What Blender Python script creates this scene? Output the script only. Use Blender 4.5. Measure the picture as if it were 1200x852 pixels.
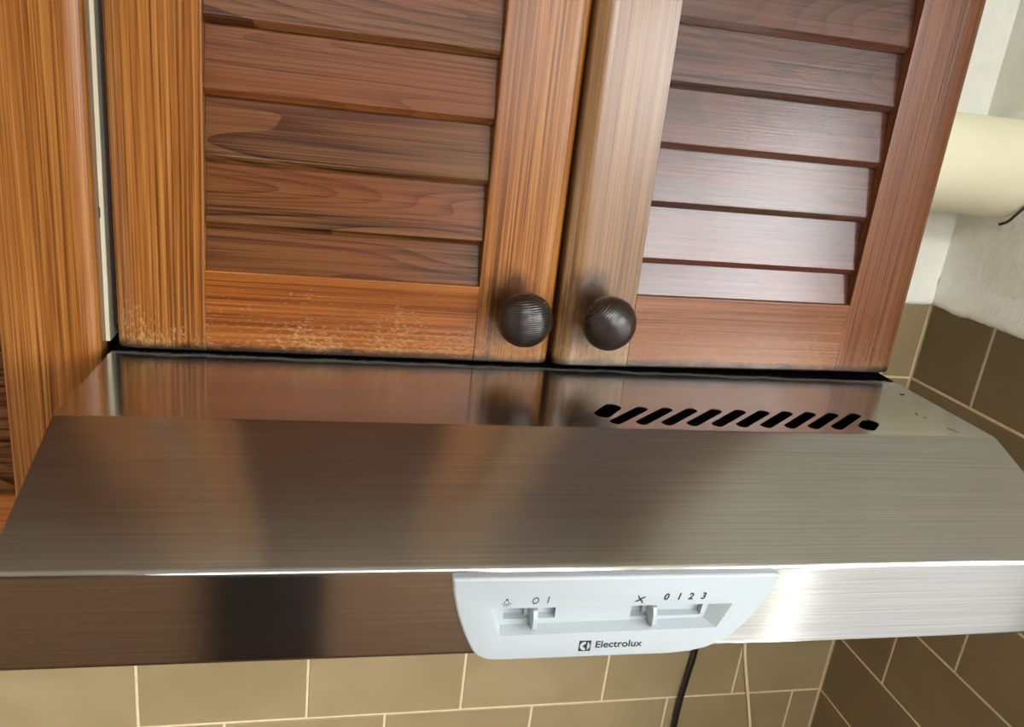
import bpy, bmesh, math, random
from mathutils import Matrix, Vector, noise as mnoise

for o in list(bpy.data.objects):
    bpy.data.objects.remove(o, do_unlink=True)
random.seed(7)
S = bpy.context.scene
COL = S.collection
PI = math.pi
R = math.radians

# ------------------------------------------------------------------ camera
cd = bpy.data.cameras.new('camera')
cd.sensor_width = 36.0
cd.lens = 27.69
cd.clip_start = 0.01
cam = bpy.data.objects.new('camera', cd)
COL.objects.link(cam)
RX, RZ, ROLL = 1.2515, -0.2387, 0.1195
cam.matrix_world = (Matrix.Translation((0.1417, -0.5503, 0.1886)) @ Matrix.Rotation(RZ, 4, 'Z')
                    @ Matrix.Rotation(RX, 4, 'X') @ Matrix.Rotation(ROLL, 4, 'Z'))
S.camera = cam

# ------------------------------------------------------------------ daylight and exposure
SKY = 11.0
w = bpy.data.worlds.new('overcast_sky')
S.world = w
w.use_nodes = True
bg = w.node_tree.nodes['Background']
wt = w.node_tree
tcw = wt.nodes.new('ShaderNodeTexCoord')
sxw = wt.nodes.new('ShaderNodeSeparateXYZ')
rpw = wt.nodes.new('ShaderNodeValToRGB')
wt.links.new(tcw.outputs['Generated'], sxw.inputs[0])
mrw = wt.nodes.new('ShaderNodeMapRange')
mrw.inputs['From Min'].default_value = -0.06
mrw.inputs['From Max'].default_value = 0.06
wt.links.new(sxw.outputs[2], mrw.inputs[0])
wt.links.new(mrw.outputs[0], rpw.inputs[0])
rpw.color_ramp.elements[0].color = (0.062, 0.063, 0.062, 1)     # ground outside
rpw.color_ramp.elements[1].color = (0.96, 0.98, 1.0, 1)        # overcast sky
wt.links.new(rpw.outputs[0], bg.inputs['Color'])
bg.inputs['Strength'].default_value = SKY
# portal in the window opening, guides the sampling of the sky
pl = bpy.data.lights.new('window_portal', 'AREA')
pl.shape = 'RECTANGLE'
WY0, WY1, WZ0, WZ1 = -1.74, -0.49, -1.10, 0.54
pl.size = WZ1 - WZ0
pl.size_y = WY1 - WY0
pl.cycles.is_portal = True
po = bpy.data.objects.new('window_portal', pl)
COL.objects.link(po)
po.location = (1.05, (WY0 + WY1) / 2, (WZ0 + WZ1) / 2)
po.rotation_euler = (0, R(90), 0)
VX0, VX1, VZ0, VZ1 = 0.50, 0.88, 0.02, 0.82       # second window, in the wall behind the camera
pl2 = bpy.data.lights.new('rear_window_portal', 'AREA')
pl2.shape = 'RECTANGLE'
pl2.size = VX1 - VX0
pl2.size_y = VZ1 - VZ0
pl2.cycles.is_portal = True
po2 = bpy.data.objects.new('rear_window_portal', pl2)
COL.objects.link(po2)
po2.location = ((VX0 + VX1) / 2, -1.89, (VZ0 + VZ1) / 2)
po2.rotation_euler = (R(90), 0, 0)
UX0, UX1, UZ0, UZ1 = -0.40, 0.88, 1.02, 1.47         # unseen high window, added above it to brighten the upper corner
pl3 = bpy.data.lights.new('fill_window_portal', 'AREA')
pl3.shape = 'RECTANGLE'
pl3.size = UX1 - UX0
pl3.size_y = UZ1 - UZ0
pl3.cycles.is_portal = True
po3 = bpy.data.objects.new('fill_window_portal', pl3)
COL.objects.link(po3)
po3.location = ((UX0 + UX1) / 2, -1.89, (UZ0 + UZ1) / 2)
po3.rotation_euler = (R(90), 0, 0)
S.view_settings.view_transform = 'Standard'
S.view_settings.look = 'None'
S.view_settings.gamma = 1.0
S.view_settings.use_curve_mapping = False
S.view_settings.exposure = 0.98
S.cycles.use_denoising = True
S.cycles.max_bounces = 10
S.cycles.diffuse_bounces = 5
S.cycles.glossy_bounces = 5


# ------------------------------------------------------------------ helpers
def lin(c):
    return tuple((v / 255 / 12.92) if v / 255 <= 0.04045 else ((v / 255 + 0.055) / 1.055) ** 2.4 for v in c) + (1,)


class NT:
    def __init__(self, name):
        self.m = bpy.data.materials.new(name)
        self.m.use_nodes = True
        self.t = self.m.node_tree
        self.b = self.t.nodes['Principled BSDF']

    def n(self, typ, **kw):
        nd = self.t.nodes.new(typ)
        for k, v in kw.items():
            if k.startswith('i_'):
                nd.inputs[k[2:].replace('_', ' ')].default_value = v
            else:
                setattr(nd, k, v)
        return nd

    def l(self, a, b):
        self.t.links.new(a, b)

    def math(self, op, a, b=None, clamp=False):
        nd = self.n('ShaderNodeMath', operation=op)
        nd.use_clamp = clamp
        for i, v in enumerate((a, b)):
            if v is None:
                continue
            if isinstance(v, (int, float)):
                nd.inputs[i].default_value = v
            else:
                self.l(v, nd.inputs[i])
        return nd.outputs[0]

    def mix(self, f, a, b, mode='MIX'):
        nd = self.n('ShaderNodeMix', data_type='RGBA', blend_type=mode)
        for i, v in ((0, f), (6, a), (7, b)):
            if isinstance(v, (int, float)):
                nd.inputs[i].default_value = v
            elif isinstance(v, tuple):
                nd.inputs[i].default_value = v
            else:
                self.l(v, nd.inputs[i])
        return nd.outputs[2]

    def ramp(self, f, stops, interp='LINEAR'):
        nd = self.n('ShaderNodeValToRGB')
        cr = nd.color_ramp
        cr.interpolation = interp
        while len(cr.elements) < len(stops):
            cr.elements.new(0.5)
        for e, (p, c) in zip(cr.elements, stops):
            e.position = p
            e.color = c if len(c) == 4 else tuple(c) + (1,)
        self.l(f, nd.inputs[0])
        return nd.outputs[0]

    def coords(self, scale=(1, 1, 1), loc=(0, 0, 0), rot=(0, 0, 0), rnd=0.0, world=False):
        tc = self.n('ShaderNodeTexCoord')
        mp = self.n('ShaderNodeMapping')
        mp.inputs['Scale'].default_value = scale
        mp.inputs['Rotation'].default_value = rot
        src = tc.outputs['Object']
        if world:
            src = self.n('ShaderNodeNewGeometry').outputs['Position']
        if rnd:
            oi = self.n('ShaderNodeObjectInfo')
            cx = self.n('ShaderNodeCombineXYZ')
            m1 = self.math('MULTIPLY', oi.outputs['Random'], rnd)
            for i in range(3):
                self.l(m1, cx.inputs[i])
            ad = self.n('ShaderNodeVectorMath', operation='ADD')
            self.l(src, ad.inputs[0])
            self.l(cx.outputs[0], ad.inputs[1])
            src = ad.outputs[0]
        self.l(src, mp.inputs[0])
        return mp.outputs[0]

    def noise(self, vec, scale=1.0, detail=3.0, rough=0.5, dist=0.0):
        nd = self.n('ShaderNodeTexNoise')
        nd.inputs['Scale'].default_value = scale
        nd.inputs['Detail'].default_value = detail
        nd.inputs['Roughness'].default_value = rough
        nd.inputs['Distortion'].default_value = dist
        self.l(vec, nd.inputs['Vector'])
        return nd.outputs['Fac']

    def bump(self, h, strength, dist):
        nd = self.n('ShaderNodeBump')
        nd.inputs['Strength'].default_value = strength
        nd.inputs['Distance'].default_value = dist
        self.l(h, nd.inputs['Height'])
        self.l(nd.outputs[0], self.b.inputs['Normal'])
        return nd

    def set(self, **kw):
        for k, v in kw.items():
            self.b.inputs[k.replace('_', ' ')].default_value = v
        return self


def plain(name, c, rough=0.5, metallic=0.0, var=0.08, nscale=60, bump=0.0):
    k = NT(name)
    v = k.coords()
    f = k.noise(v, nscale, 4)
    col = k.mix(f, tuple(x * (1 - var) for x in lin(c)[:3]) + (1,), tuple(min(1, x * (1 + var)) for x in lin(c)[:3]) + (1,))
    k.l(col, k.b.inputs['Base Color'])
    k.set(Roughness=rough, Metallic=metallic)
    if bump:
        k.bump(f, bump, 0.001)
    return k.m


def wood(name, axis, cols, rough=0.3, wear=0.0, cathedral=0.0, coat=0.06, rnd=3.0, dark=0.52, spec=0.28, knob_shade=None):
    """stained pine; axis 'X' or 'Z' is the grain direction; wear = pale rubbed flecks and soot near the lower edge"""
    k = NT(name)
    L = lambda c: tuple(v * dark for v in lin(c)[:3]) + (1,)
    along = 0 if axis == 'X' else 2

    def sc(across, al):
        v = [across] * 3
        v[along] = al
        return tuple(v)
    fine = k.noise(k.coords(sc(720, 6), rnd=rnd), 1.0, 3, 0.6)
    mid = k.noise(k.coords(sc(270, 1.5), rnd=rnd), 1.0, 2, 0.5)
    broad = k.noise(k.coords(sc(24, 1.3), rnd=rnd), 1.0, 3, 0.55, 0.4)
    f = k.math('ADD', k.math('MULTIPLY', fine, 0.58), k.math('ADD', k.math('MULTIPLY', mid, 0.22), k.math('MULTIPLY', broad, 0.20)))
    hair = k.noise(k.coords(sc(1300, 6), rnd=rnd), 1.0, 2, 0.6)
    patch = k.noise(k.coords(sc(11, 2.4), rnd=rnd), 1.0, 2, 0.5, 0.6)
    if cathedral:
        # growth rings cut at a shallow angle: contour lines of a stretched noise field
        ring = k.noise(k.coords(sc(20, 2.6), rnd=rnd), 1.0, 0.6, 0.4, 0.35)
        rr = k.math('FRACT', k.math('MULTIPLY', ring, 22.0))
        saw = k.math('SUBTRACT', 0.5, k.math('POWER', rr, 2.2))
        f = k.math('ADD', f, k.math('MULTIPLY', saw, cathedral * 0.30))
    c = k.ramp(f, [(0.40, L(cols[0])), (0.50, L(cols[1])), (0.60, L(cols[2]))])
    c = k.mix(k.math('MULTIPLY', k.math('SUBTRACT', patch, 0.45, True), 3.0, True), c, k.mix(0.75, c, L(cols[3])))
    c = k.mix(k.math('MULTIPLY', k.math('SUBTRACT', hair, 0.50), 2.6, True), c, k.mix(0.55, c, L(cols[0])))
    c = k.mix(k.math('MULTIPLY', k.math('SUBTRACT', 0.45, hair), 2.6, True), c, k.mix(0.5, c, L(cols[2])))
    rv = None
    if wear:
        g = k.n('ShaderNodeTexCoord').outputs['Object']
        sx = k.n('ShaderNodeSeparateXYZ')
        k.l(g, sx.inputs[0])
        z = sx.outputs[2]
        # rubbed varnish: pale flecks thickening towards the lower edge
        fl = k.noise(k.coords(sc(620, 260), rnd=rnd), 1.0, 4, 0.7)
        big = k.noise(k.coords((22, 22, 22), rnd=rnd), 1.0, 2, 0.5)
        zz = k.math('DIVIDE', z, 0.060)
        th = k.math('ADD', k.math('ADD', 0.445, k.math('MULTIPLY', zz, 0.24)), k.math('MULTIPLY', k.math('SUBTRACT', 0.5, big), 0.35))
        fm = k.math('MULTIPLY', k.math('SUBTRACT', fl, th), 6.0, True)
        c = k.mix(k.math('MULTIPLY', fm, wear), c, L((214, 176, 116)))
        # greasy soot on the lowest few millimetres
        sn = k.noise(k.coords((70, 70, 70), rnd=rnd), 1.0, 4, 0.6)
        so = k.math('SUBTRACT', k.math('ADD', 0.003, k.math('MULTIPLY', sn, 0.008)), z)
        so = k.math('MULTIPLY', so, 220.0, True)
        c = k.mix(k.math('MULTIPLY', so, 0.9), c, L((26, 18, 12)))
        rv = k.math('ADD', rough, k.math('MULTIPLY', fm, 0.35))
    if knob_shade:
        # knob's cast shadow painted into the wood colour, up and left of it
        px, pz, pr = knob_shade
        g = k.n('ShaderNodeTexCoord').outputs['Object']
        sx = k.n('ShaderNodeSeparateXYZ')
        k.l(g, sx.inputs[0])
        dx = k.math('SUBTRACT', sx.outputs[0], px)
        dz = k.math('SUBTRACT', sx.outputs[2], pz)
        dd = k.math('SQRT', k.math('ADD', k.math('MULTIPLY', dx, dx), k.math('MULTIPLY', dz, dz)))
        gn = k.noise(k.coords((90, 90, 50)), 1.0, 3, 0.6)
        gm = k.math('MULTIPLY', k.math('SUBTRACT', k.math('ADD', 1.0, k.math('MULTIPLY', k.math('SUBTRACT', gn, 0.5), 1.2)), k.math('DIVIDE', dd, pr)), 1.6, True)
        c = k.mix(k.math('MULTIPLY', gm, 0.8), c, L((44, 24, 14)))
    k.l(c, k.b.inputs['Base Color'])
    k.set(Roughness=rough, Coat_Weight=coat, Coat_Roughness=0.2, Specular_IOR_Level=spec)
    if rv is not None:
        k.l(rv, k.b.inputs['Roughness'])
    k.bump(fine, 0.3, 0.0004)
    return k.m


def obj(name, me, mat=None, parent=None, loc=(0, 0, 0), rot=(0, 0, 0)):
    o = bpy.data.objects.new(name, me)
    COL.objects.link(o)
    if mat is not None and me is not None and len(me.materials) == 0:
        for mm in (mat if isinstance(mat, (list, tuple)) else [mat]):
            me.materials.append(mm)
    o.parent = parent
    o.location = loc
    o.rotation_euler = rot
    return o


def empty(name, label, cat, loc=(0, 0, 0), rot=(0, 0, 0), group=None):
    o = bpy.data.objects.new(name, None)
    COL.objects.link(o)
    o.location = loc
    o.rotation_euler = rot
    o.empty_display_size = 0.05
    return tag(o, label, cat, group)


def tag(o, label, cat, group=None):
    o['label'] = label
    o['category'] = cat
    if group:
        o['group'] = group
    return o


def tomesh(bm, name, smooth=True, ang=30):
    bmesh.ops.recalc_face_normals(bm, faces=bm.faces[:])
    me = bpy.data.meshes.new(name)
    bm.to_mesh(me)
    bm.free()
    if smooth:
        for p in me.polygons:
            p.use_smooth = True
        me.set_sharp_from_angle(angle=R(ang))
    return me


def wn(o):
    m = o.modifiers.new('weighted_normals', 'WEIGHTED_NORMAL')
    m.keep_sharp = True
    m.weight = 100
    return o


def addbox(bm, x0, x1, y0, y1, z0, z1):
    vs = [bm.verts.new((x, y, z)) for z in (z0, z1) for y in (y0, y1) for x in (x0, x1)]
    for f in ((0, 1, 3, 2), (4, 6, 7, 5), (0, 4, 5, 1), (2, 3, 7, 6), (0, 2, 6, 4), (1, 5, 7, 3)):
        bm.faces.new([vs[i] for i in f])
    return vs


def boxmesh(name, *b, bevel=0.0, seg=2):
    bm = bmesh.new()
    addbox(bm, *b)
    bmesh.ops.recalc_face_normals(bm, faces=bm.faces[:])
    if bevel:
        bmesh.ops.bevel(bm, geom=bm.edges[:], offset=bevel, segments=seg, profile=0.5, affect='EDGES')
    return tomesh(bm, name)


def frame_member(name, x0, x1, y0, y1, z0, z1, rounds):
    """box whose listed edges get a round-over: rounds = [(test(edge mid, dir axis), radius)]"""
    bm = bmesh.new()
    addbox(bm, x0, x1, y0, y1, z0, z1)
    bmesh.ops.recalc_face_normals(bm, faces=bm.faces[:])
    for test, rad in rounds:
        es = []
        for e in bm.edges:
            a, b = e.verts[0].co, e.verts[1].co
            mid = (a + b) / 2
            d = b - a
            if test(mid, d):
                es.append(e)
        if es:
            bmesh.ops.bevel(bm, geom=es, offset=rad, segments=6, profile=0.5, affect='EDGES')
    return tomesh(bm, name, True, 40)


def stile_mesh(a, b, outer, T, height, ew=0.015, ed=0.0072):
    """upright with an elliptical round-over on its outer front edge and a small one inside"""
    inner = b if outer == a else a
    sg = 1 if outer == b else -1
    n = 10
    pts = [(inner, T), (inner, 0.0012), (inner + sg * 0.0003, 0.0004), (inner + sg * 0.0012, 0.0), (outer - sg * (ew + 0.002), 0.0)]
    for i in range(n + 1):
        t = PI / 2 * i / n
        pts.append((outer - sg * ew + sg * ew * math.sin(t), ed * (1 - math.cos(t))))
    pts.append((outer, T))
    bm = bmesh.new()
    rings = []
    for z, q in ((0.0, 0.0018), (0.0006, 0.0006), (0.0018, 0.0), (height, 0.0)):
        rings.append([bm.verts.new((x, y + q * (1 - y / T), z)) for x, y in pts])
    m = len(pts)
    for A, B in zip(rings, rings[1:]):
        for i in range(m):
            j = (i + 1) % m
            bm.faces.new((A[i], A[j], B[j], B[i]))
    bm.faces.new(rings[0])
    bm.faces.new(rings[-1])
    return tomesh(bm, 'stile', True, 40)


def extrude_poly(bm, pts, axis, a, b):
    """closed polygon of (u, v) swept along axis from a to b. axis X: (y,z); Y: (x,z); Z: (x,y)"""
    def P(u, v, t):
        return {'X': (t, u, v), 'Y': (u, t, v), 'Z': (u, v, t)}[axis]
    A = [bm.verts.new(P(u, v, a)) for u, v in pts]
    B = [bm.verts.new(P(u, v, b)) for u, v in pts]
    n = len(pts)
    for i in range(n):
        j = (i + 1) % n
        bm.faces.new((A[i], A[j], B[j], B[i]))
    bm.faces.new(A[::-1])
    bm.faces.new(B)


def boolean(me, cutters, name, op='DIFFERENCE'):
    """returns a mesh: me minus / plus the cutter meshes"""
    o = bpy.data.objects.new('tmp', me)
    COL.objects.link(o)
    tmp = []
    for c in cutters:
        co = bpy.data.objects.new('tmpc', c)
        COL.objects.link(co)
        tmp.append(co)
        m = o.modifiers.new('b', 'BOOLEAN')
        m.operation = op
        m.solver = 'EXACT'
        m.object = co
    dg = bpy.context.evaluated_depsgraph_get()
    dg.update()
    r = bpy.data.meshes.new_from_object(o.evaluated_get(dg))
    r.name = name
    for q in [o] + tmp:
        mm = q.data
        bpy.data.objects.remove(q)
        bpy.data.meshes.remove(mm)
    return r


def smooth(me, ang=30):
    for p in me.polygons:
        p.use_smooth = True
    me.set_sharp_from_angle(angle=R(ang))
    return me


def tube(name, pts, rad, mat, parent=None, res=10):
    cu = bpy.data.curves.new(name, 'CURVE')
    cu.dimensions = '3D'
    sp = cu.splines.new('BEZIER')
    sp.bezier_points.add(len(pts) - 1)
    for b, p in zip(sp.bezier_points, pts):
        b.co = p
        b.handle_left_type = b.handle_right_type = 'AUTO'
    cu.bevel_depth = rad
    cu.bevel_resolution = 4
    cu.resolution_u = res
    cu.use_fill_caps = True
    t = bpy.data.objects.new('tmp', cu)
    COL.objects.link(t)
    dg = bpy.context.evaluated_depsgraph_get()
    dg.update()
    me = bpy.data.meshes.new_from_object(t.evaluated_get(dg))
    bpy.data.objects.remove(t)
    bpy.data.curves.remove(cu)
    me.name = name
    smooth(me, 50)
    return obj(name, me, mat, parent)


def lettering(name, body, x, z, y, size, mat, parent, shear=0.0, sx=1.0, align='CENTER', bold=0.0):
    cu = bpy.data.curves.new(name, 'FONT')
    cu.body = body
    cu.size = size
    cu.shear = shear
    cu.align_x = align
    cu.align_y = 'CENTER'
    cu.extrude = 0.00012
    cu.offset = bold
    t = bpy.data.objects.new('tmp', cu)
    COL.objects.link(t)
    dg = bpy.context.evaluated_depsgraph_get()
    dg.update()
    me = bpy.data.meshes.new_from_object(t.evaluated_get(dg))
    bpy.data.objects.remove(t)
    bpy.data.curves.remove(cu)
    me.name = name
    me.transform(Matrix.Rotation(R(90), 4, 'X') @ Matrix.Diagonal((sx, 1, 1, 1)))
    return obj(name, me, mat, parent, (x, y, z))


# ------------------------------------------------------------------ materials
STILE = ((112, 60, 18), (178, 110, 46), (210, 144, 72), (162, 96, 38))
RAIL = ((122, 60, 16), (172, 96, 34), (200, 122, 52), (134, 68, 22))
SLAT = ((54, 29, 14), (106, 66, 35), (136, 89, 48), (152, 80, 38))
SLAT2 = ((62, 34, 24), (104, 64, 48), (130, 84, 64), (158, 84, 56))
TAN = ((128, 84, 44), (178, 128, 78), (200, 152, 98), (160, 110, 64))
RSTILE = ((104, 54, 26), (156, 92, 50), (178, 112, 64), (156, 88, 44))
m_stile = wood('stained_pine_upright', 'Z', STILE, wear=0.8)
m_stile_k = wood('stained_pine_upright_knob_shaded', 'Z', STILE, wear=0.8, knob_shade=(0.268, 0.054, 0.024))  # same wood with the left knob's shadow painted in
m_rail = wood('stained_pine_crosswise', 'X', RAIL, wear=0.6)
m_slat = wood('dark_stained_slat', 'X', SLAT, cathedral=0.6, rough=0.3, rnd=11.0, coat=0.0, spec=0.14)
m_slat2 = wood('red_brown_slat', 'X', SLAT2, cathedral=0.3, rough=0.3, rnd=11.0, coat=0.30, spec=0.5, dark=0.42)
m_tan = wood('worn_tan_pine_upright', 'Z', TAN, wear=0.6, coat=0.42, spec=0.5, dark=0.45, knob_shade=(-0.280, 0.056, 0.024))  # carries the right knob's painted shadow too
m_rstile = wood('red_brown_pine_upright', 'Z', RSTILE, wear=0.3, dark=0.40, spec=0.4)
m_rrail = wood('red_brown_pine_crosswise', 'X', ((124, 66, 30), (172, 104, 58), (198, 130, 78), (160, 92, 50)), wear=0.5, dark=0.45, spec=0.45, coat=0.12)
m_carcass = plain('dark_carcass_board', (52, 30, 18), 0.6)
m_backing = plain('dark_backing_panel', (44, 22, 12), 0.6)
m_white_strip = plain('cream_edge_strip', (226, 220, 190), 0.55)
m_black = plain('black_print', (14, 14, 16), 0.5)
m_rubber = plain('black_rubber', (12, 11, 11), 0.35)
m_cream_cord = plain('cream_cord', (226, 206, 164), 0.45)
m_rust = plain('rusty_iron', (74, 50, 30), 0.8, var=0.4, nscale=300)
m_inside = plain('dark_sheet_metal', (20, 19, 18), 0.6)


def knob_mat(name, ang):
    k = NT(name)
    v = k.coords((1, 1, 1), rot=(0, ang, 0))
    wv = k.n('ShaderNodeTexWave', wave_type='BANDS', bands_direction='Z')
    wv.inputs['Scale'].default_value = 200
    wv.inputs['Distortion'].default_value = 1.6
    wv.inputs['Detail'].default_value = 2
    wv.inputs['Detail Scale'].default_value = 0.6
    k.l(v, wv.inputs['Vector'])
    n = k.noise(k.coords((60, 60, 700), rot=(0, ang, 0)), 1, 3)
    f = k.math('MULTIPLY', wv.outputs['Fac'], n)
    c = k.ramp(f, [(0.1, lin((13, 8, 6))), (0.6, lin((44, 27, 19)))])
    k.l(c, k.b.inputs['Base Color'])
    k.set(Roughness=0.30, Coat_Weight=0.3, Coat_Roughness=0.2)
    k.bump(wv.outputs['Fac'], 0.5, 0.0005)
    return k.m


def steel(name):
    k = NT(name)
    br = k.noise(k.coords((7, 900, 900)), 1.0, 3, 0.6)
    br2 = k.noise(k.coords((2.5, 160, 160)), 1.0, 3, 0.6)
    sm = k.noise(k.coords((9, 14, 14)), 1.0, 4, 0.6)
    c = k.ramp(br, [(0.25, (0.40, 0.39, 0.37)), (0.75, (0.54, 0.53, 0.51))])
    # greasy dust under the doors with their shadow painted in, strongest right against them
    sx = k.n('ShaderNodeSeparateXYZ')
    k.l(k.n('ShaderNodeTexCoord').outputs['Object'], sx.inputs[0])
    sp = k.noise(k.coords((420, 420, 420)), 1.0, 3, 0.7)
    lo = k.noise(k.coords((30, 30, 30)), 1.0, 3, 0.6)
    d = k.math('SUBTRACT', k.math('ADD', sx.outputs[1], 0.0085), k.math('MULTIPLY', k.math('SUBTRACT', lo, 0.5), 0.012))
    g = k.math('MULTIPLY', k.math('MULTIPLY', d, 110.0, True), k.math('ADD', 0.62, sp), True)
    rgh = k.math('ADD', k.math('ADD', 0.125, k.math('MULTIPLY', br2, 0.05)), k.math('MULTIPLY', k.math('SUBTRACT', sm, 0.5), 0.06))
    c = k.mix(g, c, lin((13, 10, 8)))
    sk = k.math('MULTIPLY', k.math('SUBTRACT', sp, 0.72), 20.0, True)
    c = k.mix(k.math('MULTIPLY', sk, g), c, lin((190, 180, 160)))
    k.l(c, k.b.inputs['Base Color'])
    k.l(rgh, k.b.inputs['Roughness'])
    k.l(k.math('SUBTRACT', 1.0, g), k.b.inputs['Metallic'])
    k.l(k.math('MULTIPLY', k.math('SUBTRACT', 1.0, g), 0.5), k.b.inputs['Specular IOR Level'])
    tg = k.n('ShaderNodeCombineXYZ')
    tg.inputs[0].default_value = 1.0
    k.l(tg.outputs[0], k.b.inputs['Tangent'])
    k.set(Anisotropic=0.9, Anisotropic_Rotation=0.25)
    k.bump(br, 0.02, 0.0001)
    return k.m


m_steel = steel('brushed_stainless_steel')

k = NT('light_grey_plastic')
k.l(k.mix(k.noise(k.coords(), 900, 3), lin((150, 157, 160)), lin((160, 167, 169))), k.b.inputs['Base Color'])
k.set(Roughness=0.38)
m_plastic = k.m


def tile_mat(name, q):
    k = NT(name)
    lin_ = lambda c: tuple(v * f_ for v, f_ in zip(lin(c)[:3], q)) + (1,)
    oi = k.n('ShaderNodeObjectInfo').outputs['Random']
    f = k.noise(k.coords((9, 9, 9), rnd=5.0), 1.0, 3, 0.5, 0.5)
    sp = k.noise(k.coords((700, 700, 700)), 1.0, 2, 0.5)
    c = k.ramp(f, [(0.3, lin_((140, 123, 90))), (0.7, lin_((156, 139, 106)))])
    c = k.mix(k.math('MULTIPLY', oi, 0.35), c, lin_((134, 116, 84)))
    c = k.mix(k.math('MULTIPLY', k.math('SUBTRACT', sp, 0.55), 0.8, True), c, lin_((116, 98, 66)))
    k.l(c, k.b.inputs['Base Color'])
    k.set(Roughness=0.34)
    k.bump(f, 0.1, 0.002)
    return k.m


m_tile = tile_mat('glazed_olive_tile', (1.0, 1.0, 1.0))
m_tile_dark = tile_mat('glazed_tile_shaded', (0.55, 0.50, 0.46))  # same tile, the right wall's shade put into its colour
m_grout = plain('cream_grout', (205, 190, 152), 0.9, var=0.15, nscale=120)


def plaster_mat(name, a, b):
    k = NT(name)
    v = k.coords(world=True)
    big = k.noise(v, 11.0, 4, 0.6, 0.3)
    small = k.noise(v, 60.0, 5, 0.65, 0.2)
    sp = k.noise(v, 260.0, 2)
    k.l(k.ramp(k.math('ADD', k.math('MULTIPLY', big, 0.6), k.math('MULTIPLY', small, 0.4)), [(0.35, lin(a)), (0.65, lin(b))]), k.b.inputs['Base Color'])
    k.set(Roughness=0.75)
    h = k.math('ADD', k.math('MULTIPLY', big, 1.0), k.math('ADD', k.math('MULTIPLY', small, 0.25), k.math('MULTIPLY', sp, 0.03)))
    k.bump(h, 0.6, 0.010)
    return k.m


m_plaster = plaster_mat('white_lumpy_plaster', (232, 232, 220), (242, 242, 232))
m_duct = plaster_mat('cream_painted_duct', (240, 234, 200), (244, 239, 210))
for nd in m_duct.node_tree.nodes:
    if nd.type == 'BUMP':
        nd.inputs['Strength'].default_value = 0.12
m_ceiling = plain('white_ceiling_paint', (240, 238, 230), 0.9)
m_roomwall = plain('white_wall_paint', (236, 230, 214), 0.9)
m_rearwall = plain('brown_wall_paint', (112, 86, 62), 0.9)
m_floor = wood('brown_floor_boards', 'X', ((70, 44, 26), (104, 70, 44), (124, 86, 56), (92, 60, 38)), rough=0.4, dark=0.6)
m_dark_slab = plain('near_black_slab_paint', (16, 13, 11), 0.5)
m_frame_white = plain('white_window_paint', (232, 232, 226), 0.4)
k = NT('window_glass')
out = k.t.nodes['Material Output']
tr = k.n('ShaderNodeBsdfTransparent')
gl = k.n('ShaderNodeBsdfGlossy')
gl.inputs['Roughness'].default_value = 0.02
ms = k.n('ShaderNodeMixShader')
ms.inputs[0].default_value = 0.06
k.l(tr.outputs[0], ms.inputs[1])
k.l(gl.outputs[0], ms.inputs[2])
k.l(ms.outputs[0], out.inputs['Surface'])
m_glass = k.m

# ------------------------------------------------------------------ the room
XC, YB = 0.8896, 0.30            # inner corner: faces of the right and back tiles
FLOOR, CEIL = -1.70, 1.50
XL, YF = -1.00, -1.80


def struct(name, me, mat, parent=None):
    o = obj(name, me, mat, parent)
    if parent is None:
        o['kind'] = 'structure'
    return o


TB = 0.004                        # grout bed lies this far behind the tile faces
struct('floor', boxmesh('floor', XL - 0.1, XC + 0.25, YF - 0.1, YB + 0.1, FLOOR - 0.1, FLOOR), m_floor)
struct('ceiling', boxmesh('ceiling', XL - 0.1, XC + 0.25, YF - 0.1, YB + 0.1, CEIL, CEIL + 0.1), m_ceiling)
struct('wall_left', boxmesh('wall_left', XL - 0.1, XL, YF - 0.1, YB + 0.1, FLOOR, CEIL), m_roomwall)
bm = bmesh.new()
ya, yb = YF - 0.1, YF
addbox(bm, XL, UX0, ya, yb, FLOOR, CEIL)
addbox(bm, UX1, XC + 0.2, ya, yb, FLOOR, CEIL)
addbox(bm, UX0, UX1, ya, yb, UZ1, CEIL)
addbox(bm, UX0, UX1, ya, yb, VZ1, UZ0)
addbox(bm, UX0, VX0, ya, yb, FLOOR, VZ1)
addbox(bm, VX0, VX1, ya, yb, FLOOR, VZ0)
struct('wall_front', tomesh(bm, 'wall_front', False), m_rearwall)
bm = bmesh.new()
t = 0.04
addbox(bm, VX0, VX0 + t, YF - 0.08, YF - 0.04, VZ0, VZ1)
addbox(bm, VX1 - t, VX1, YF - 0.08, YF - 0.04, VZ0, VZ1)
addbox(bm, VX0 + t, VX1 - t, YF - 0.08, YF - 0.04, VZ0, VZ0 + t)
addbox(bm, VX0 + t, VX1 - t, YF - 0.08, YF - 0.04, VZ1 - t, VZ1)
window2 = struct('window_2', tomesh(bm, 'window_frame', False), m_frame_white)
obj('pane', boxmesh('pane', VX0 + t, VX1 - t, YF - 0.062, YF - 0.058, VZ0 + t, VZ1 - t), m_glass, window2)
bm = bmesh.new()
addbox(bm, UX0, UX0 + t, YF - 0.08, YF - 0.04, UZ0, UZ1)
addbox(bm, UX1 - t, UX1, YF - 0.08, YF - 0.04, UZ0, UZ1)
addbox(bm, UX0 + t, UX1 - t, YF - 0.08, YF - 0.04, UZ0, UZ0 + t)
addbox(bm, UX0 + t, UX1 - t, YF - 0.08, YF - 0.04, UZ1 - t, UZ1)
fill_window = struct('added_fill_window', tomesh(bm, 'window_frame', False), m_frame_white)  # added opening, there for extra light on the corner plaster
obj('pane', boxmesh('pane', UX0 + t, UX1 - t, YF - 0.062, YF - 0.058, UZ0 + t, UZ1 - t), m_glass, fill_window)  # pane of the added fill window
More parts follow.
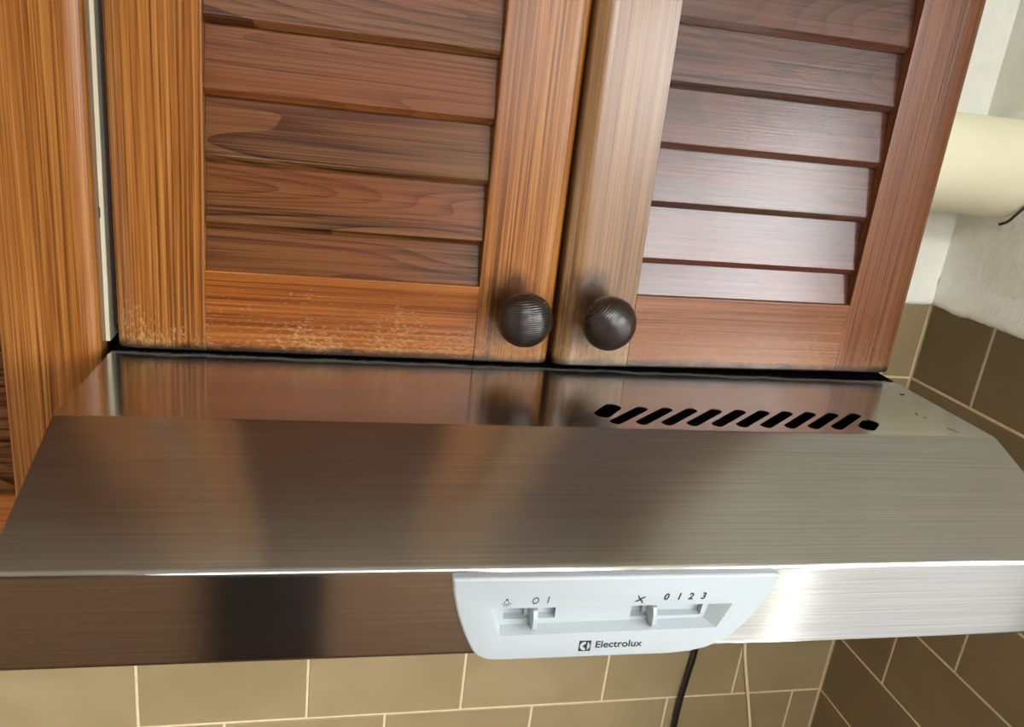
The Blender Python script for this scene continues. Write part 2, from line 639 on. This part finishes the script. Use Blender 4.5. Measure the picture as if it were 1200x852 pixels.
wall_back = struct('wall_back', boxmesh('wall_back', XL, XC + 0.2, YB + TB - 0.0012, YB + 0.1, FLOOR, CEIL), m_plaster)

bm = bmesh.new()
x0, x1 = XC + TB - 0.0012, XC + 0.20
addbox(bm, x0, x1, WY1, YB + 0.1, FLOOR, CEIL)
addbox(bm, x0, x1, YF, WY0, FLOOR, CEIL)
addbox(bm, x0, x1, WY0, WY1, FLOOR, WZ0)
addbox(bm, x0, x1, WY0, WY1, WZ1, CEIL)
wall_right = struct('wall_right', tomesh(bm, 'wall_right', False), m_plaster)

# window in the right wall, beyond the tiled part
bm = bmesh.new()
fx0, fx1 = XC + 0.11, XC + 0.16
t = 0.045
addbox(bm, fx0, fx1, WY0, WY0 + t, WZ0, WZ1)
addbox(bm, fx0, fx1, WY1 - t, WY1, WZ0, WZ1)
addbox(bm, fx0, fx1, WY0 + t, WY1 - t, WZ0, WZ0 + t)
addbox(bm, fx0, fx1, WY0 + t, WY1 - t, WZ1 - t, WZ1)
ym = (WY0 + WY1) / 2
addbox(bm, fx0, fx1, ym - 0.03, ym + 0.03, WZ0 + t, WZ1 - t)
window = struct('window_1', tomesh(bm, 'window_frame', False), m_frame_white)
for a, b in ((WY0 + t, ym - 0.03), (ym + 0.03, WY1 - t)):
    obj('pane', boxmesh('pane', fx0 + 0.02, fx0 + 0.024, a, b, WZ0 + t, WZ1 - t), m_glass, window)
obj('window_sill', boxmesh('window_sill', XC - 0.01, fx0, WY0 - 0.01, WY1 + 0.01, WZ0 - 0.02, WZ0, bevel=0.004), m_frame_white, window)
# unseen dark slab added behind the camera for the black band in the hood's front
dark_slab = struct('dark_reflection_slab', boxmesh('dark_reflection_slab', -0.19, 0.11, YF, YF + 0.03, FLOOR, FLOOR + 2.05, bevel=0.003), m_dark_slab)
obj('added_slab_handle', boxmesh('added_slab_handle', 0.05, 0.08, YF + 0.03, YF + 0.05, FLOOR + 0.98, FLOOR + 1.10, bevel=0.004), m_inside, dark_slab)

# wall tiles: running bond, 203.7 x 101.4 mm pitch
TZ, TH, TL, JT = -0.6037, 0.1014, 0.2037, 0.0034
ROW0, ROW1 = -5, 5
tile_cache = {}


def tile_mesh(wd, h=TH - JT):
    key = (round(wd, 4), round(h, 4))
    if key not in tile_cache:
        bm = bmesh.new()
        e = 0.0009
        y1 = TB
        A = [bm.verts.new(c) for c in ((0, y1, 0), (wd, y1, 0), (wd, y1, h), (0, y1, h))]
        B = [bm.verts.new(c) for c in ((0, e, 0), (wd, e, 0), (wd, e, h), (0, e, h))]
        C = [bm.verts.new(c) for c in ((e, 0, e), (wd - e, 0, e), (wd - e, 0, h - e), (e, 0, h - e))]
        for P, Q in ((A, B), (B, C)):
            for i in range(4):
                j = (i + 1) % 4
                bm.faces.new((P[i], P[j], Q[j], Q[i]))
        bm.faces.new(C)
        bm.faces.new(A[::-1])
        tile_cache[key] = tomesh(bm, 'tile', False)
    return tile_cache[key]


def spans(first, lo, hi):
    """intervals of the running bond between lo and hi, joints at first + n*TL"""
    n0 = math.floor((lo - first) / TL)
    out = []
    x = first + n0 * TL
    while x < hi:
        a, b = max(x + JT / 2, lo), min(x + TL - JT / 2, hi)
        if b - a > 0.012:
            out.append((a, b))
        x += TL
    return out


for k_ in range(ROW0, ROW1 + 1):
    z = TZ + k_ * TH + JT / 2
    odd = k_ % 2
    for a, b in spans(0.0289 if odd else -0.073, -0.62, XC - 0.002):
        obj('tile', tile_mesh(b - a), m_tile, wall_back, (a, YB + random.uniform(-0.0004, 0.0004), z))
    for a, b in spans(-0.0096 if odd else 0.0972, WY1 + 0.02, YB - 0.002):
        # right wall: local +x runs along -y, faces the room
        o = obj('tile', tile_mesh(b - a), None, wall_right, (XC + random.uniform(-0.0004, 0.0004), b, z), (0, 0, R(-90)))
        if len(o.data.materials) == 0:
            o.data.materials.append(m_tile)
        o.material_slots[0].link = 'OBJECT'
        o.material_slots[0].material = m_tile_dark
zt0, zt1 = TZ + ROW0 * TH, TZ + (ROW1 + 1) * TH
o = obj('grout', boxmesh('grout_back', -0.62, XC + 0.001, YB + 0.0013, YB + 0.003, zt0, zt1), m_grout, wall_back)
o = obj('grout', boxmesh('grout_right', XC + 0.0013, XC + 0.003, WY1 + 0.02, YB + 0.001, zt0, zt1), m_grout, wall_right)


# plaster lip above the tiles: uneven hand-trowelled edge
def lip(name, n, length, place, parent):
    bm = bmesh.new()
    rows = []
    prof = [(0.000, -0.004), (-0.0035, -0.0030), (-0.0050, 0.0008), (-0.0046, 0.006), (-0.003, 0.014), (-0.0005, 0.03), (0.003, 0.04)]
    for i in range(n + 1):
        s = i / n * length
        f = mnoise.noise(Vector((s * 45, 3.1 * len(name), 0))) * 0.003 + mnoise.noise(Vector((s * 160, 9, 0))) * 0.0012
        row = []
        for j, (d, h) in enumerate(prof):
            g = mnoise.noise(Vector((s * 70, j * 1.7, 5.0 + len(name)))) * 0.0013
            row.append(bm.verts.new(place(s, d + g * (0 < j), h + f * (1.2 if j < 4 else 0.4) + 0.002)))
        rows.append(row)
    for i in range(n):
        for j in range(len(prof) - 1):
            bm.faces.new((rows[i][j], rows[i + 1][j], rows[i + 1][j + 1], rows[i][j + 1]))
    return obj(name, tomesh(bm, name, True, 60), m_plaster, parent)


lip('plaster_edge', 160, XC + 0.3, lambda s, d, h: (-0.3 + s, YB + 0.002 + d, zt1 + h), wall_back)
lip('plaster_edging', 120, YB - WY1 - 0.02, lambda s, d, h: (XC + 0.002 + d, YB - s, zt1 + h), wall_right)


# ------------------------------------------------------------------ louvred wall cabinets
def make_slat(name, x0, x1, h, mat, parent, zn):
    """one louvre: tilted face (upper edge set back), rounded lower nose; zn = height of the nose line"""
    pts = [(0.0045, 0.0), (0.0042, -0.0006), (0.0046, -0.0012), (0.0076, -0.0049), (0.0086, -0.0052), (0.0165, -0.0052), (0.0165, h), (0.0105, h)]
    bm = bmesh.new()
    extrude_poly(bm, pts, 'X', x0, x1)
    me = tomesh(bm, name, True, 20)
    return wn(obj(name, me, mat, parent, (0, 0, zn)))


def louvre_door(parent, width, height, st, rail, noses, pitch, left_st, right_st, mats, loc, rot, flip=False):
    """door origin = lower hinge corner; local x runs from x0 to x0+width, front face at y=0"""
    ms, mr, msl, ms2 = mats
    x0 = -width if flip else 0.0
    x1 = x0 + width
    T = 0.021
    door = obj('door', boxmesh('door', x0 + left_st - 0.006, x1 - right_st + 0.006, 0.0165, 0.0205, rail - 0.006, height - rail + 0.006), m_backing, parent, loc, rot)
    near = lambda a, b: abs(a - b) < 1e-5
    for (a, b, outer, mm) in ((x0, x0 + left_st, x0, ms), (x1 - right_st, x1, x1, ms2)):
        me = stile_mesh(a, b, outer, T, height)
        wn(obj('stile', me, mm, door))
    for (za, zb, low) in ((0.0, rail, True), (height - rail, height, False)):
        zo, zi = (za, zb) if low else (zb, za)
        me = frame_member('rail', x0 + left_st, x1 - right_st, 0.0003, T, za, zb, [
            (lambda m, d, z_=zo: abs(d.x) > 0.1 and near(m.z, z_) and near(m.y, 0.0003), 0.0022),
            (lambda m, d, z_=zi: abs(d.x) > 0.1 and near(m.z, z_) and near(m.y, 0.0003), 0.0012)])
        wn(obj('rail', me, mr, door))
    top = height - rail
    sx0, sx1 = x0 + left_st + 0.0003, x1 - right_st - 0.0003
    # lowest, cut slat
    make_slat('slat', sx0, sx1, noses[0] - 0.0053 - (rail - 0.002), msl, door, rail - 0.002 + 0.0053 - 0.0053)
    zs = list(noses)
    while zs[-1] + pitch < top:
        zs.append(zs[-1] + pitch)
    for i, z in enumerate(zs):
        nxt = zs[i + 1] if i + 1 < len(zs) else top + 0.006
        make_slat('slat', sx0, sx1, nxt - z - 0.0053, msl, door, z)
    return door


def make_knob(parent, x, z, mat):
    prof = [(0.0, 0.0), (0.0085, 0.0), (0.0088, -0.002), (0.0076, -0.0045), (0.0072, -0.0075), (0.0085, -0.0100), (0.0135, -0.0115),
            (0.0175, -0.0145), (0.0196, -0.0185), (0.0201, -0.0225), (0.0194, -0.0268), (0.0174, -0.0308), (0.0143, -0.0342),
            (0.0100, -0.0368), (0.0052, -0.0382), (0.0, -0.0386)]
    bm = bmesh.new()
    n = 48
    rings = []
    for r, y in prof:
        if r == 0:
            rings.append([bm.verts.new((0, y, 0))])
        else:
            rings.append([bm.verts.new((r * math.cos(2 * PI * i / n), y, r * math.sin(2 * PI * i / n))) for i in range(n)])
    for A, B in zip(rings, rings[1:]):
        for i in range(n):
            j = (i + 1) % n
            if len(A) == 1:
                bm.faces.new((A[0], B[i], B[j]))
            elif len(B) == 1:
                bm.faces.new((A[i], A[j], B[0]))
            else:
                bm.faces.new((A[i], A[j], B[j], B[i]))
    return obj('knob', tomesh(bm, 'knob', True, 60), mat, parent, (x, 0.0002, z))


cab = empty('wall_cabinet', 'two-door louvred wooden wall cabinet with dark round knobs above the steel range hood', 'cabinet', (0.3, 0.15, 0.009))
inv = Vector((0.3, 0.15, 0.009))


def at(*p):
    return Vector(p) - inv


def carcass(x0, x1, y0, y1, z0, z1, t=0.016):
    bm = bmesh.new()
    addbox(bm, x0, x0 + t, y0, y1, z0, z1)
    addbox(bm, x1 - t, x1, y0, y1, z0, z1)
    addbox(bm, x0 + t, x1 - t, y0, y1, z0, z0 + t)
    addbox(bm, x0 + t, x1 - t, y0, y1, z1 - t, z1)
    addbox(bm, x0 + t, x1 - t, y1 - 0.006, y1, z0 + t, z1 - t)
    return tomesh(bm, 'body', False)


DH = 0.80
obj('body', carcass(-0.0070, 0.602, 0.0235, 0.297, 0.009, DH), m_carcass, cab, at(0, 0, 0))
me = boxmesh('edge_strip', -0.0138, -0.0086, 0.018, 0.16, -0.0010, DH)
es = obj('edge_strip', me, m_white_strip, cab, at(0, 0, 0))
es['label'] = 'narrow cream edge strip between the two cabinets'
hole = boxmesh('screw_hole', -0.0124, -0.0108, 0.0173, 0.0185, 0.0845, 0.0920, bevel=0.0005)
obj('screw_hole', hole, m_black, cab, at(0, 0, 0))

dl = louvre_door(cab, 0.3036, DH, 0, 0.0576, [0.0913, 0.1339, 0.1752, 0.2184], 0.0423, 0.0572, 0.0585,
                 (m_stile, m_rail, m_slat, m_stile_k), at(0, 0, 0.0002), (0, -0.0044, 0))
make_knob(dl, 0.2762, 0.0408, knob_mat('dark_turned_wood', R(8)))
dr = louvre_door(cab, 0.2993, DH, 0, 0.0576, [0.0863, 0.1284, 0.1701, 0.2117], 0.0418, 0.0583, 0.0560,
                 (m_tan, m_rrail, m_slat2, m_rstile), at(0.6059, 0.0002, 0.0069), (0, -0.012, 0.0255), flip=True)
make_knob(dr, 0.3368 - 0.6059, 0.0413, knob_mat('dark_turned_wood_slanted', R(48)))

# the neighbouring cabinet hangs lower, only its right stile and a strip of slats are in view
nb = empty('wall_cabinet', 'louvred wooden wall cabinet hanging lower, beside the cream edge strip', 'cabinet', (-0.21, 0.15, -0.165))
inv = Vector((-0.21, 0.15, -0.165))
obj('body', carcass(-0.418, -0.0150, 0.0235, 0.297, -0.165, DH), m_carcass, nb, at(0, 0, 0))
louvre_door(nb, 0.398, DH + 0.1705, 0, 0.0575, [0.1005, 0.1415], 0.0415, 0.0595, 0.0592,
            (m_stile, m_rail, m_slat, m_stile), at(-0.0113, 0, -0.1705), (0, 0, 0), flip=True)

# ------------------------------------------------------------------ range hood
# hood frame: origin at (0.3, 0, 0) world, turned slightly; profile in (y, z)
HX0, HX1 = -0.3035, 0.3074
ZF, Y1, Y2, Z2, Z3, YR = -0.0006, -0.1138, -0.2123, -0.0382, -0.0903, 0.297
hood = empty('range_hood', 'brushed stainless steel range hood with slanted front and grey slider control panel', 'range hood', (0.3, 0, -0.1), (0, -0.0073, -0.0146))
H0 = (0, 0, 0.1)


def fillet(a, p, b, r, n):
    a, p, b = Vector(a), Vector(p), Vector(b)
    u, v = (a - p).normalized(), (b - p).normalized()
    th = u.angle(v)
    t_ = r / math.tan(th / 2)
    c = p + (u + v).normalized() * (r / math.sin(th / 2))
    s, e = p + u * t_ - c, p + v * t_ - c
    a0 = math.atan2(s.y, s.x)
    a1 = math.atan2(e.y, e.x)
    d = (a1 - a0 + PI) % (2 * PI) - PI
    arc = [(c.x + r * math.cos(a0 + d * i / n), c.y + r * math.sin(a0 + d * i / n)) for i in range(n + 1)]
    pre = p + u * (t_ + 0.0012)
    post = p + v * (t_ + 0.0012)
    return [tuple(pre)] + arc + [tuple(post)]


def hood_profile(off):
    """outer line (off=0) or inner line (off>0) of the bent sheet"""
    s = math.atan2(ZF - Z2, Y1 - Y2)
    pts = []
    P0 = (YR, ZF - off)
    PB = (Y1 + off * math.tan(s / 2), ZF - off)
    PF = (Y2 + off, Z2 - off * math.tan((PI / 2 - s) / 2))
    PC = (Y2 + off, Z3 + off)
    PD = (Y2 + 0.016, Z3 + off)
    pts.append(P0)
    pts += fillet(P0, PB, PF, 0.003, 6)
    pts += fillet(PB, PF, PC, max(0.0036 - off, 0.002), 8)
    pts += fillet(PF, PC, PD, 0.0012, 3)
    pts.append(PD)
    return pts


th = 0.0009
bm = bmesh.new()
extrude_poly(bm, hood_profile(0) + hood_profile(th)[::-1], 'X', HX0, HX1)
sheet = tomesh(bm, 'canopy', False)


def prism_z(pts, z0, z1):
    bm = bmesh.new()
    extrude_poly(bm, pts, 'Z', z0, z1)
    return tomesh(bm, 'cut', False)


def prism_y(pts, y0, y1, grow=0.0):
    bm = bmesh.new()
    extrude_poly(bm, pts, 'Y', y0, y1)
    return tomesh(bm, 'cut', False)


def stadium(ax, ay, bx, by, r, n=6):
    d = math.atan2(by - ay, bx - ax)
    out = []
    for cx, cy, a0 in ((bx, by, d - PI / 2), (ax, ay, d + PI / 2)):
        for i in range(n + 1):
            a = a0 + PI * i / n
            out.append((cx + r * math.cos(a), cy + r * math.sin(a)))
    return out


cuts = []
# ten slanted vent slots with a stubby oval at each end
NS = 10
for i in range(NS):
    f = i / (NS - 1)
    bx0 = 0.3265 + f * (0.4878 - 0.3265)
    dx = 0.0265 + f * 0.0040
    cuts.append(prism_z(stadium(bx0 - 0.3, -0.1030, bx0 + dx - 0.3, -0.0790, 0.0040), -0.02, 0.02))
cuts.append(prism_z(stadium(0.3213 - 0.3, -0.0905, 0.3325 - 0.3, -0.0775, 0.0058), -0.02, 0.02))
cuts.append(prism_z(stadium(0.5125 - 0.3, -0.1015, 0.5215 - 0.3, -0.0925, 0.0058), -0.02, 0.02))
cuts.append(prism_z([(0.5920 - 0.3 + 0.0022 * math.cos(a * PI / 6), -0.0316 + 0.0018 * math.sin(a * PI / 6)) for a in range(12)], -0.02, 0.02))
# opening behind the control panel
PX = lambda x: x - 0.3
cuts.append(prism_y([(PX(0.224), -0.0775), (PX(0.371), -0.0775), (PX(0.371), -0.0555), (PX(0.224), -0.0555)], Y2 - 0.01, Y2 + 0.01))
sheet = boolean(sheet, cuts, 'canopy')
canopy = obj('canopy', smooth(sheet, 22), m_steel, hood, H0)
canopy['label'] = 'bent brushed steel sheet, flat top and slanted front'
for sx_, sy_, ang, ln_ in ((0.5818, -0.1028, -62, 0.0085), (0.5737, -0.0734, 70, 0.0050), (0.5760, -0.0800, -20, 0.0030)):
    sm = boxmesh('scuff_mark', -ln_ / 2, ln_ / 2, -0.0004, 0.0004, -0.0002, 0.00008)
    obj('scuff_mark', sm, m_rust, hood, (sx_ - 0.3, sy_, ZF + 0.1), (0, 0, R(ang)))
# side cheeks
side = [(p[0], p[1]) for p in hood_profile(0.0007)] + [(YR, Z3 + 0.001)]
for a, b in ((HX0 + 0.0002, HX0 + 0.001), (HX1 - 0.001, HX1 - 0.0002)):
    bm = bmesh.new()
    extrude_poly(bm, side, 'X', a, b)
    obj('side_panel', tomesh(bm, 'side_panel', False), m_steel, hood, H0)
# underside with filter and the dark inside seen through the slots
obj('bottom_tray', boxmesh('bottom_tray', HX0 + 0.0015, HX1 - 0.0015, Y2 + 0.017, YR, Z3 + 0.001, Z3 + 0.004), m_inside, hood, H0)
bm = bmesh.new()
for i in range(12):
    x = -0.24 + i * 0.04
    addbox(bm, x, x + 0.026, Y2 + 0.06, YR - 0.06, Z3 - 0.001, Z3 + 0.001)
obj('grease_filter', tomesh(bm, 'grease_filter', False), m_inside, hood, H0)
obj('motor_box', boxmesh('motor_box', -0.1, 0.28, -0.09, 0.28, Z3 + 0.004, -0.03, bevel=0.004), m_inside, hood, H0)
obj('back_panel', boxmesh('back_panel', HX0 + 0.0015, HX1 - 0.0015, YR - 0.002, YR - 0.0005, Z3 + 0.004, ZF - 0.002), m_inside, hood, H0)

# control panel -------------------------------------------------------
ctrl = [(0.2098, -0.0402), (0.2110, -0.0500), (0.2131, -0.0585), (0.2156, -0.0665), (0.2185, -0.0740), (0.2212, -0.0800), (0.2240, -0.0850),
        (0.2268, -0.0880), (0.2315, -0.0902), (0.2380, -0.0908),
        (0.3350, -0.0908), (0.3470, -0.0897), (0.3560, -0.0875), (0.3640, -0.0838), (0.3705, -0.0790), (0.3765, -0.0722), (0.3820, -0.0640), (0.3870, -0.0540),
        (0.3905, -0.0455), (0.3916, -0.0415), (0.3908, -0.0404), (0.3880, -0.0398), (0.2112, -0.0396)]


def inset(pts, d):
    n = len(pts)
    out = []
    for i in range(n):
        p0, p1, p2 = Vector(pts[i - 1]), Vector(pts[i]), Vector(pts[(i + 1) % n])
        e1, e2 = (p1 - p0).normalized(), (p2 - p1).normalized()
        n1, n2 = Vector((-e1.y, e1.x)), Vector((-e2.y, e2.x))
        m_ = (n1 + n2).normalized()
        out.append(tuple(p1 + m_ * d / max(0.5, m_.dot(n1))))
    return out


PF_ = Y2 - 0.0055                       # front face of the panel
ctrl = [(PX(x), z) for x, z in ctrl]
bm = bmesh.new()
rings = []
for ins, y in ((0.0, Y2 - 0.0001), (0.0, PF_ + 0.0018), (0.0003, PF_ + 0.0009), (0.0009, PF_ + 0.0003), (0.0018, PF_)):
    rings.append([bm.verts.new((x, y, z)) for x, z in (inset(ctrl, ins) if ins else ctrl)])
for A, B in zip(rings, rings[1:]):
    for i in range(len(A)):
        j = (i + 1) % len(A)
        bm.faces.new((A[i], A[j], B[j], B[i]))
bm.faces.new(rings[0])
bm.faces.new(rings[-1])
plate = tomesh(bm, 'control_panel', False)
back = boxmesh('b', PX(0.2255), PX(0.3695), Y2 - 0.002, Y2 + 0.009, -0.0765, -0.0565)
plate = boolean(plate, [back], 'control_panel', 'UNION')


def taper(front, backp, y0, y1):
    bm = bmesh.new()
    A = [bm.verts.new((PX(x), y0, z)) for x, z in front]
    B = [bm.verts.new((PX(x), y1, z)) for x, z in backp]
    for i in range(4):
        j = (i + 1) % 4
        bm.faces.new((A[i], A[j], B[j], B[i]))
    bm.faces.new(A)
    bm.faces.new(B)
    return tomesh(bm, 'cut', False)


YP = Y2 + 0.0005                        # pocket floor
pocket = taper([(0.2305, -0.0578), (0.3662, -0.0582), (0.3595, -0.0738), (0.2366, -0.0750)],
               [(0.2322, -0.0586), (0.3560, -0.0590), (0.3535, -0.0712), (0.2378, -0.0722)], PF_ - 0.0002, YP)
pk2 = taper([(0.2302, -0.0577), (0.3665, -0.0581), (0.3597, -0.0739), (0.2364, -0.0751)],
            [(0.2305, -0.0578), (0.3662, -0.0582), (0.3595, -0.0738), (0.2366, -0.0750)], PF_ - 0.0012, PF_ - 0.0001)
s1 = taper([(0.2380, -0.0594), (0.2674, -0.0596), (0.2674, -0.0690), (0.2392, -0.0690)],
           [(0.2390, -0.0598), (0.2674, -0.0598), (0.2674, -0.0680), (0.2398, -0.0680)], YP - 0.0004, YP + 0.004)
s2 = taper([(0.3100, -0.0597), (0.3523, -0.0597), (0.3512, -0.0695), (0.3100, -0.0695)],
           [(0.3110, -0.0600), (0.3523, -0.0600), (0.3512, -0.0685), (0.3110, -0.0685)], YP - 0.0004, YP + 0.004)
plate = boolean(plate, [pocket, pk2, s1, s2], 'control_panel')
panel = obj('control_panel', smooth(plate, 24), m_plastic, hood, H0)
panel['label'] = 'light grey plastic slider control panel'


def slider(x):
    bm = bmesh.new()
    # fin standing out of its slot: wide foot, thin lip
    for (xa, xb, ya, yb, za, zb) in ((x - 0.0045, x + 0.0030, YP + 0.0012, YP + 0.0038, -0.0678, -0.0600),):
        addbox(bm, xa, xb, ya, yb, za, zb)
    prof = [(YP + 0.002, -0.0597), (PF_ + 0.0012, -0.0606), (PF_ - 0.0008, -0.0640), (PF_ - 0.0010, -0.0700), (PF_ + 0.0004, -0.0725), (YP - 0.0012, -0.0722), (YP + 0.002, -0.0688)]
    w0, w1 = 0.0011, 0.0020
    A = [bm.verts.new((x - (w1 if y > YP - 0.001 else w0), y, z)) for y, z in prof]
    B = [bm.verts.new((x + (w1 if y > YP - 0.001 else w0), y, z)) for y, z in prof]
    n = len(prof)
    for i in range(n):
        j = (i + 1) % n
        bm.faces.new((A[i], A[j], B[j], B[i]))
    bm.faces.new(A)
    bm.faces.new(B)
    return obj('slider', tomesh(bm, 'slider', True, 25), m_plastic, panel)


slider(PX(0.2550))
slider(PX(0.3215))

YT = PF_ - 0.00005
for t_, x, z in (('O', 0.2536, -0.0537), ('I', 0.2604, -0.0534)):
    lettering('lettering', t_, PX(x), z, YT, 0.0056, m_black, panel, shear=0.2, sx=0.85)
for t_, x, z in (('0', 0.3259, -0.0531), ('1', 0.3333, -0.0531), ('2', 0.3401, -0.0531), ('3', 0.3474, -0.0530)):
    lettering('lettering', t_, PX(x), z, YT, 0.0056, m_black, panel, shear=0.25, sx=1.0, bold=0.00014)
lettering('lettering', 'Electrolux', PX(0.2902), -0.0825, YT, 0.0060, m_black, panel, sx=1.08, align='LEFT', bold=0.00006)


def flatpolys(name, polys, x, z, layer=0.0):
    bm = bmesh.new()
    for pg in polys:
        extrude_poly(bm, pg, 'Y', -0.00012 - layer, 0.00012 - layer)
    return obj(name, tomesh(bm, name, False), m_black, panel, (PX(x), YT, z))


def ring_arc(r0, r1, a0, a1, n=14):
    return [(r1 * math.cos(a0 + (a1 - a0) * i / n), r1 * math.sin(a0 + (a1 - a0) * i / n)) for i in range(n + 1)] + \
           [(r0 * math.cos(a1 - (a1 - a0) * i / n), r0 * math.sin(a1 - (a1 - a0) * i / n)) for i in range(n + 1)]


# lamp symbol: cap, outlined bulb, rays
u = 0.0011
polys = [[(-0.5 * u, 1.2 * u), (0.5 * u, 1.2 * u), (0.6 * u, 2.0 * u), (-0.6 * u, 2.0 * u)]]
polys.append([(a * u, b * u) for a, b in ring_arc(0.95, 1.2, R(-235), R(55))])
for a in (-160, -125, -90, -55, -20):
    c, s_ = math.cos(R(a)), math.sin(R(a))
    polys.append([((1.6 * c - 0.13 * s_) * u, (1.6 * s_ + 0.13 * c) * u), ((2.4 * c - 0.13 * s_) * u, (2.4 * s_ + 0.13 * c) * u),
                  ((2.4 * c + 0.13 * s_) * u, (2.4 * s_ - 0.13 * c) * u), ((1.6 * c + 0.13 * s_) * u, (1.6 * s_ - 0.13 * c) * u)])
flatpolys('lamp_symbol', polys, 0.2387, -0.0543)
# fan symbol: four swept blades
u = 0.0013
polys = []
for q in range(4):
    a = R(90 * q + 40)
    bl = [(0.1, -0.12), (0.9, -0.35), (1.9, -0.62), (2.7, -0.5), (2.0, -0.1), (1.1, 0.35), (0.2, 0.35)]
    polys.append([((x * math.cos(a) - y * math.sin(a)) * u, (x * math.sin(a) + y * math.cos(a)) * u * 0.9) for x, y in bl])
polys.append([(0.42 * u * math.cos(i * PI / 6), 0.42 * u * math.sin(i * PI / 6)) for i in range(12)])
flatpolys('fan_symbol', polys, 0.3115, -0.0541)
# square emblem: black tile with a round eye, arrow pointing left
e = 0.0033
sq = [(-e, -e), (e, -e), (e, e), (-e, e)]
em = flatpolys('emblem', [sq], 0.2846, -0.0829)
bm = bmesh.new()
r = 0.84 * e
left = [(r * math.cos(a), r * math.sin(a)) for a in [R(100 + 160 * i / 16) for i in range(17)]]
right = [(r * math.cos(a), r * math.sin(a)) for a in [R(-62 + 124 * i / 12) for i in range(13)]]
# white field left of the arrow (two crescents) and white half-moon at right
up = [(r * math.cos(R(a)), r * math.sin(R(a))) for a in range(84, 181, 8)] + [(-0.45 * e, 0.0), (0.12 * e, 0.52 * e)]
dn = [(x, -y) for x, y in up][::-1]
for pg in (up, dn, right):
    extrude_poly(bm, pg, 'Y', -0.0002, -0.0001)
sy = obj('emblem_mark', tomesh(bm, 'emblem_mark', False), m_plastic, panel, (PX(0.2846), YT, -0.0829))

# ------------------------------------------------------------------ duct, wire, cords
duct = empty('duct', 'thick cream painted round duct running from the cabinet into the plastered wall', 'duct', (0.745, 0.243, 0.179))
bm = bmesh.new()
n = 48
rings = []
xs = [0.603 + (0.893 - 0.603) * i / 12 for i in range(13)]
for x in xs:
    rings.append([bm.verts.new((x - 0.745, 0.0545 * math.cos(2 * PI * i / n), 0.0545 * math.sin(2 * PI * i / n))) for i in range(n)])
for A, B in zip(rings, rings[1:]):
    for i in range(n):
        bm.faces.new((A[i], A[(i + 1) % n], B[(i + 1) % n], B[i]))
bm.faces.new(rings[0])
bm.faces.new(rings[-1])
obj('pipe', tomesh(bm, 'pipe', True, 50), m_duct, duct)
bm = bmesh.new()
rings = []
for i in range(n * 2):
    a = 2 * PI * i / (n * 2)
    f = 1 + mnoise.noise(Vector((math.cos(a) * 3, math.sin(a) * 3, 2.0))) * 0.06
    row = []
    for d, rr in ((0.000, 0.0535), (-0.007, 0.0542), (-0.0045, 0.058), (-0.002, 0.064), (0.004, 0.072)):
        row.append(bm.verts.new((XC + 0.003 - 0.745 + d * (1 + 2 * (f - 1)), rr * f * math.cos(a) if rr > 0.056 else rr * math.cos(a), rr * f * math.sin(a) if rr > 0.056 else rr * math.sin(a))))
    rings.append(row)
for i in range(len(rings)):
    A, B = rings[i], rings[(i + 1) % len(rings)]
    for j in range(4):
        bm.faces.new((A[j], B[j], B[j + 1], A[j + 1]))
obj('plaster_collar', tomesh(bm, 'plaster_collar', True, 60), m_plaster, duct)

wr = tube('bent_wire', [(XC + 0.003, 0.236, 0.118), (XC - 0.003, 0.228, 0.119), (XC - 0.005, 0.217, 0.1235), (XC - 0.006, 0.208, 0.1325), (XC - 0.008, 0.19, 0.150)], 0.0016, m_rust)
tag(wr, 'short rusty bent wire sticking out of the plaster below the duct', 'wire')

c1 = tube('power_cord', [(0.60, 0.27, -0.088), (0.630, 0.280, -0.20), (0.660, 0.293, -0.40), (0.6634, 0.2955, -0.5149), (0.6600, 0.2955, -0.5636), (0.6573, 0.2955, -0.6044), (0.6569, 0.2955, -0.6509), (0.661, 0.2955, -0.75), (0.668, 0.2955, -0.95), (0.66, 0.2955, -1.15)], 0.0042, m_rubber)
tag(c1, 'black rubber power cord hanging down the tiles from under the hood', 'cord')
c2 = tube('power_cord', [(0.60, 0.285, -0.088), (0.690, 0.292, -0.25), (0.735, 0.2972, -0.47), (0.7415, 0.2975, -0.5127), (0.7501, 0.2975, -0.5476), (0.7649, 0.2975, -0.5977), (0.784, 0.2975, -0.6626), (0.805, 0.2975, -0.75), (0.82, 0.2975, -0.93), (0.80, 0.2975, -1.15)], 0.0023, m_cream_cord)
tag(c2, 'thin cream cord hanging down the tiles from under the hood', 'cord')
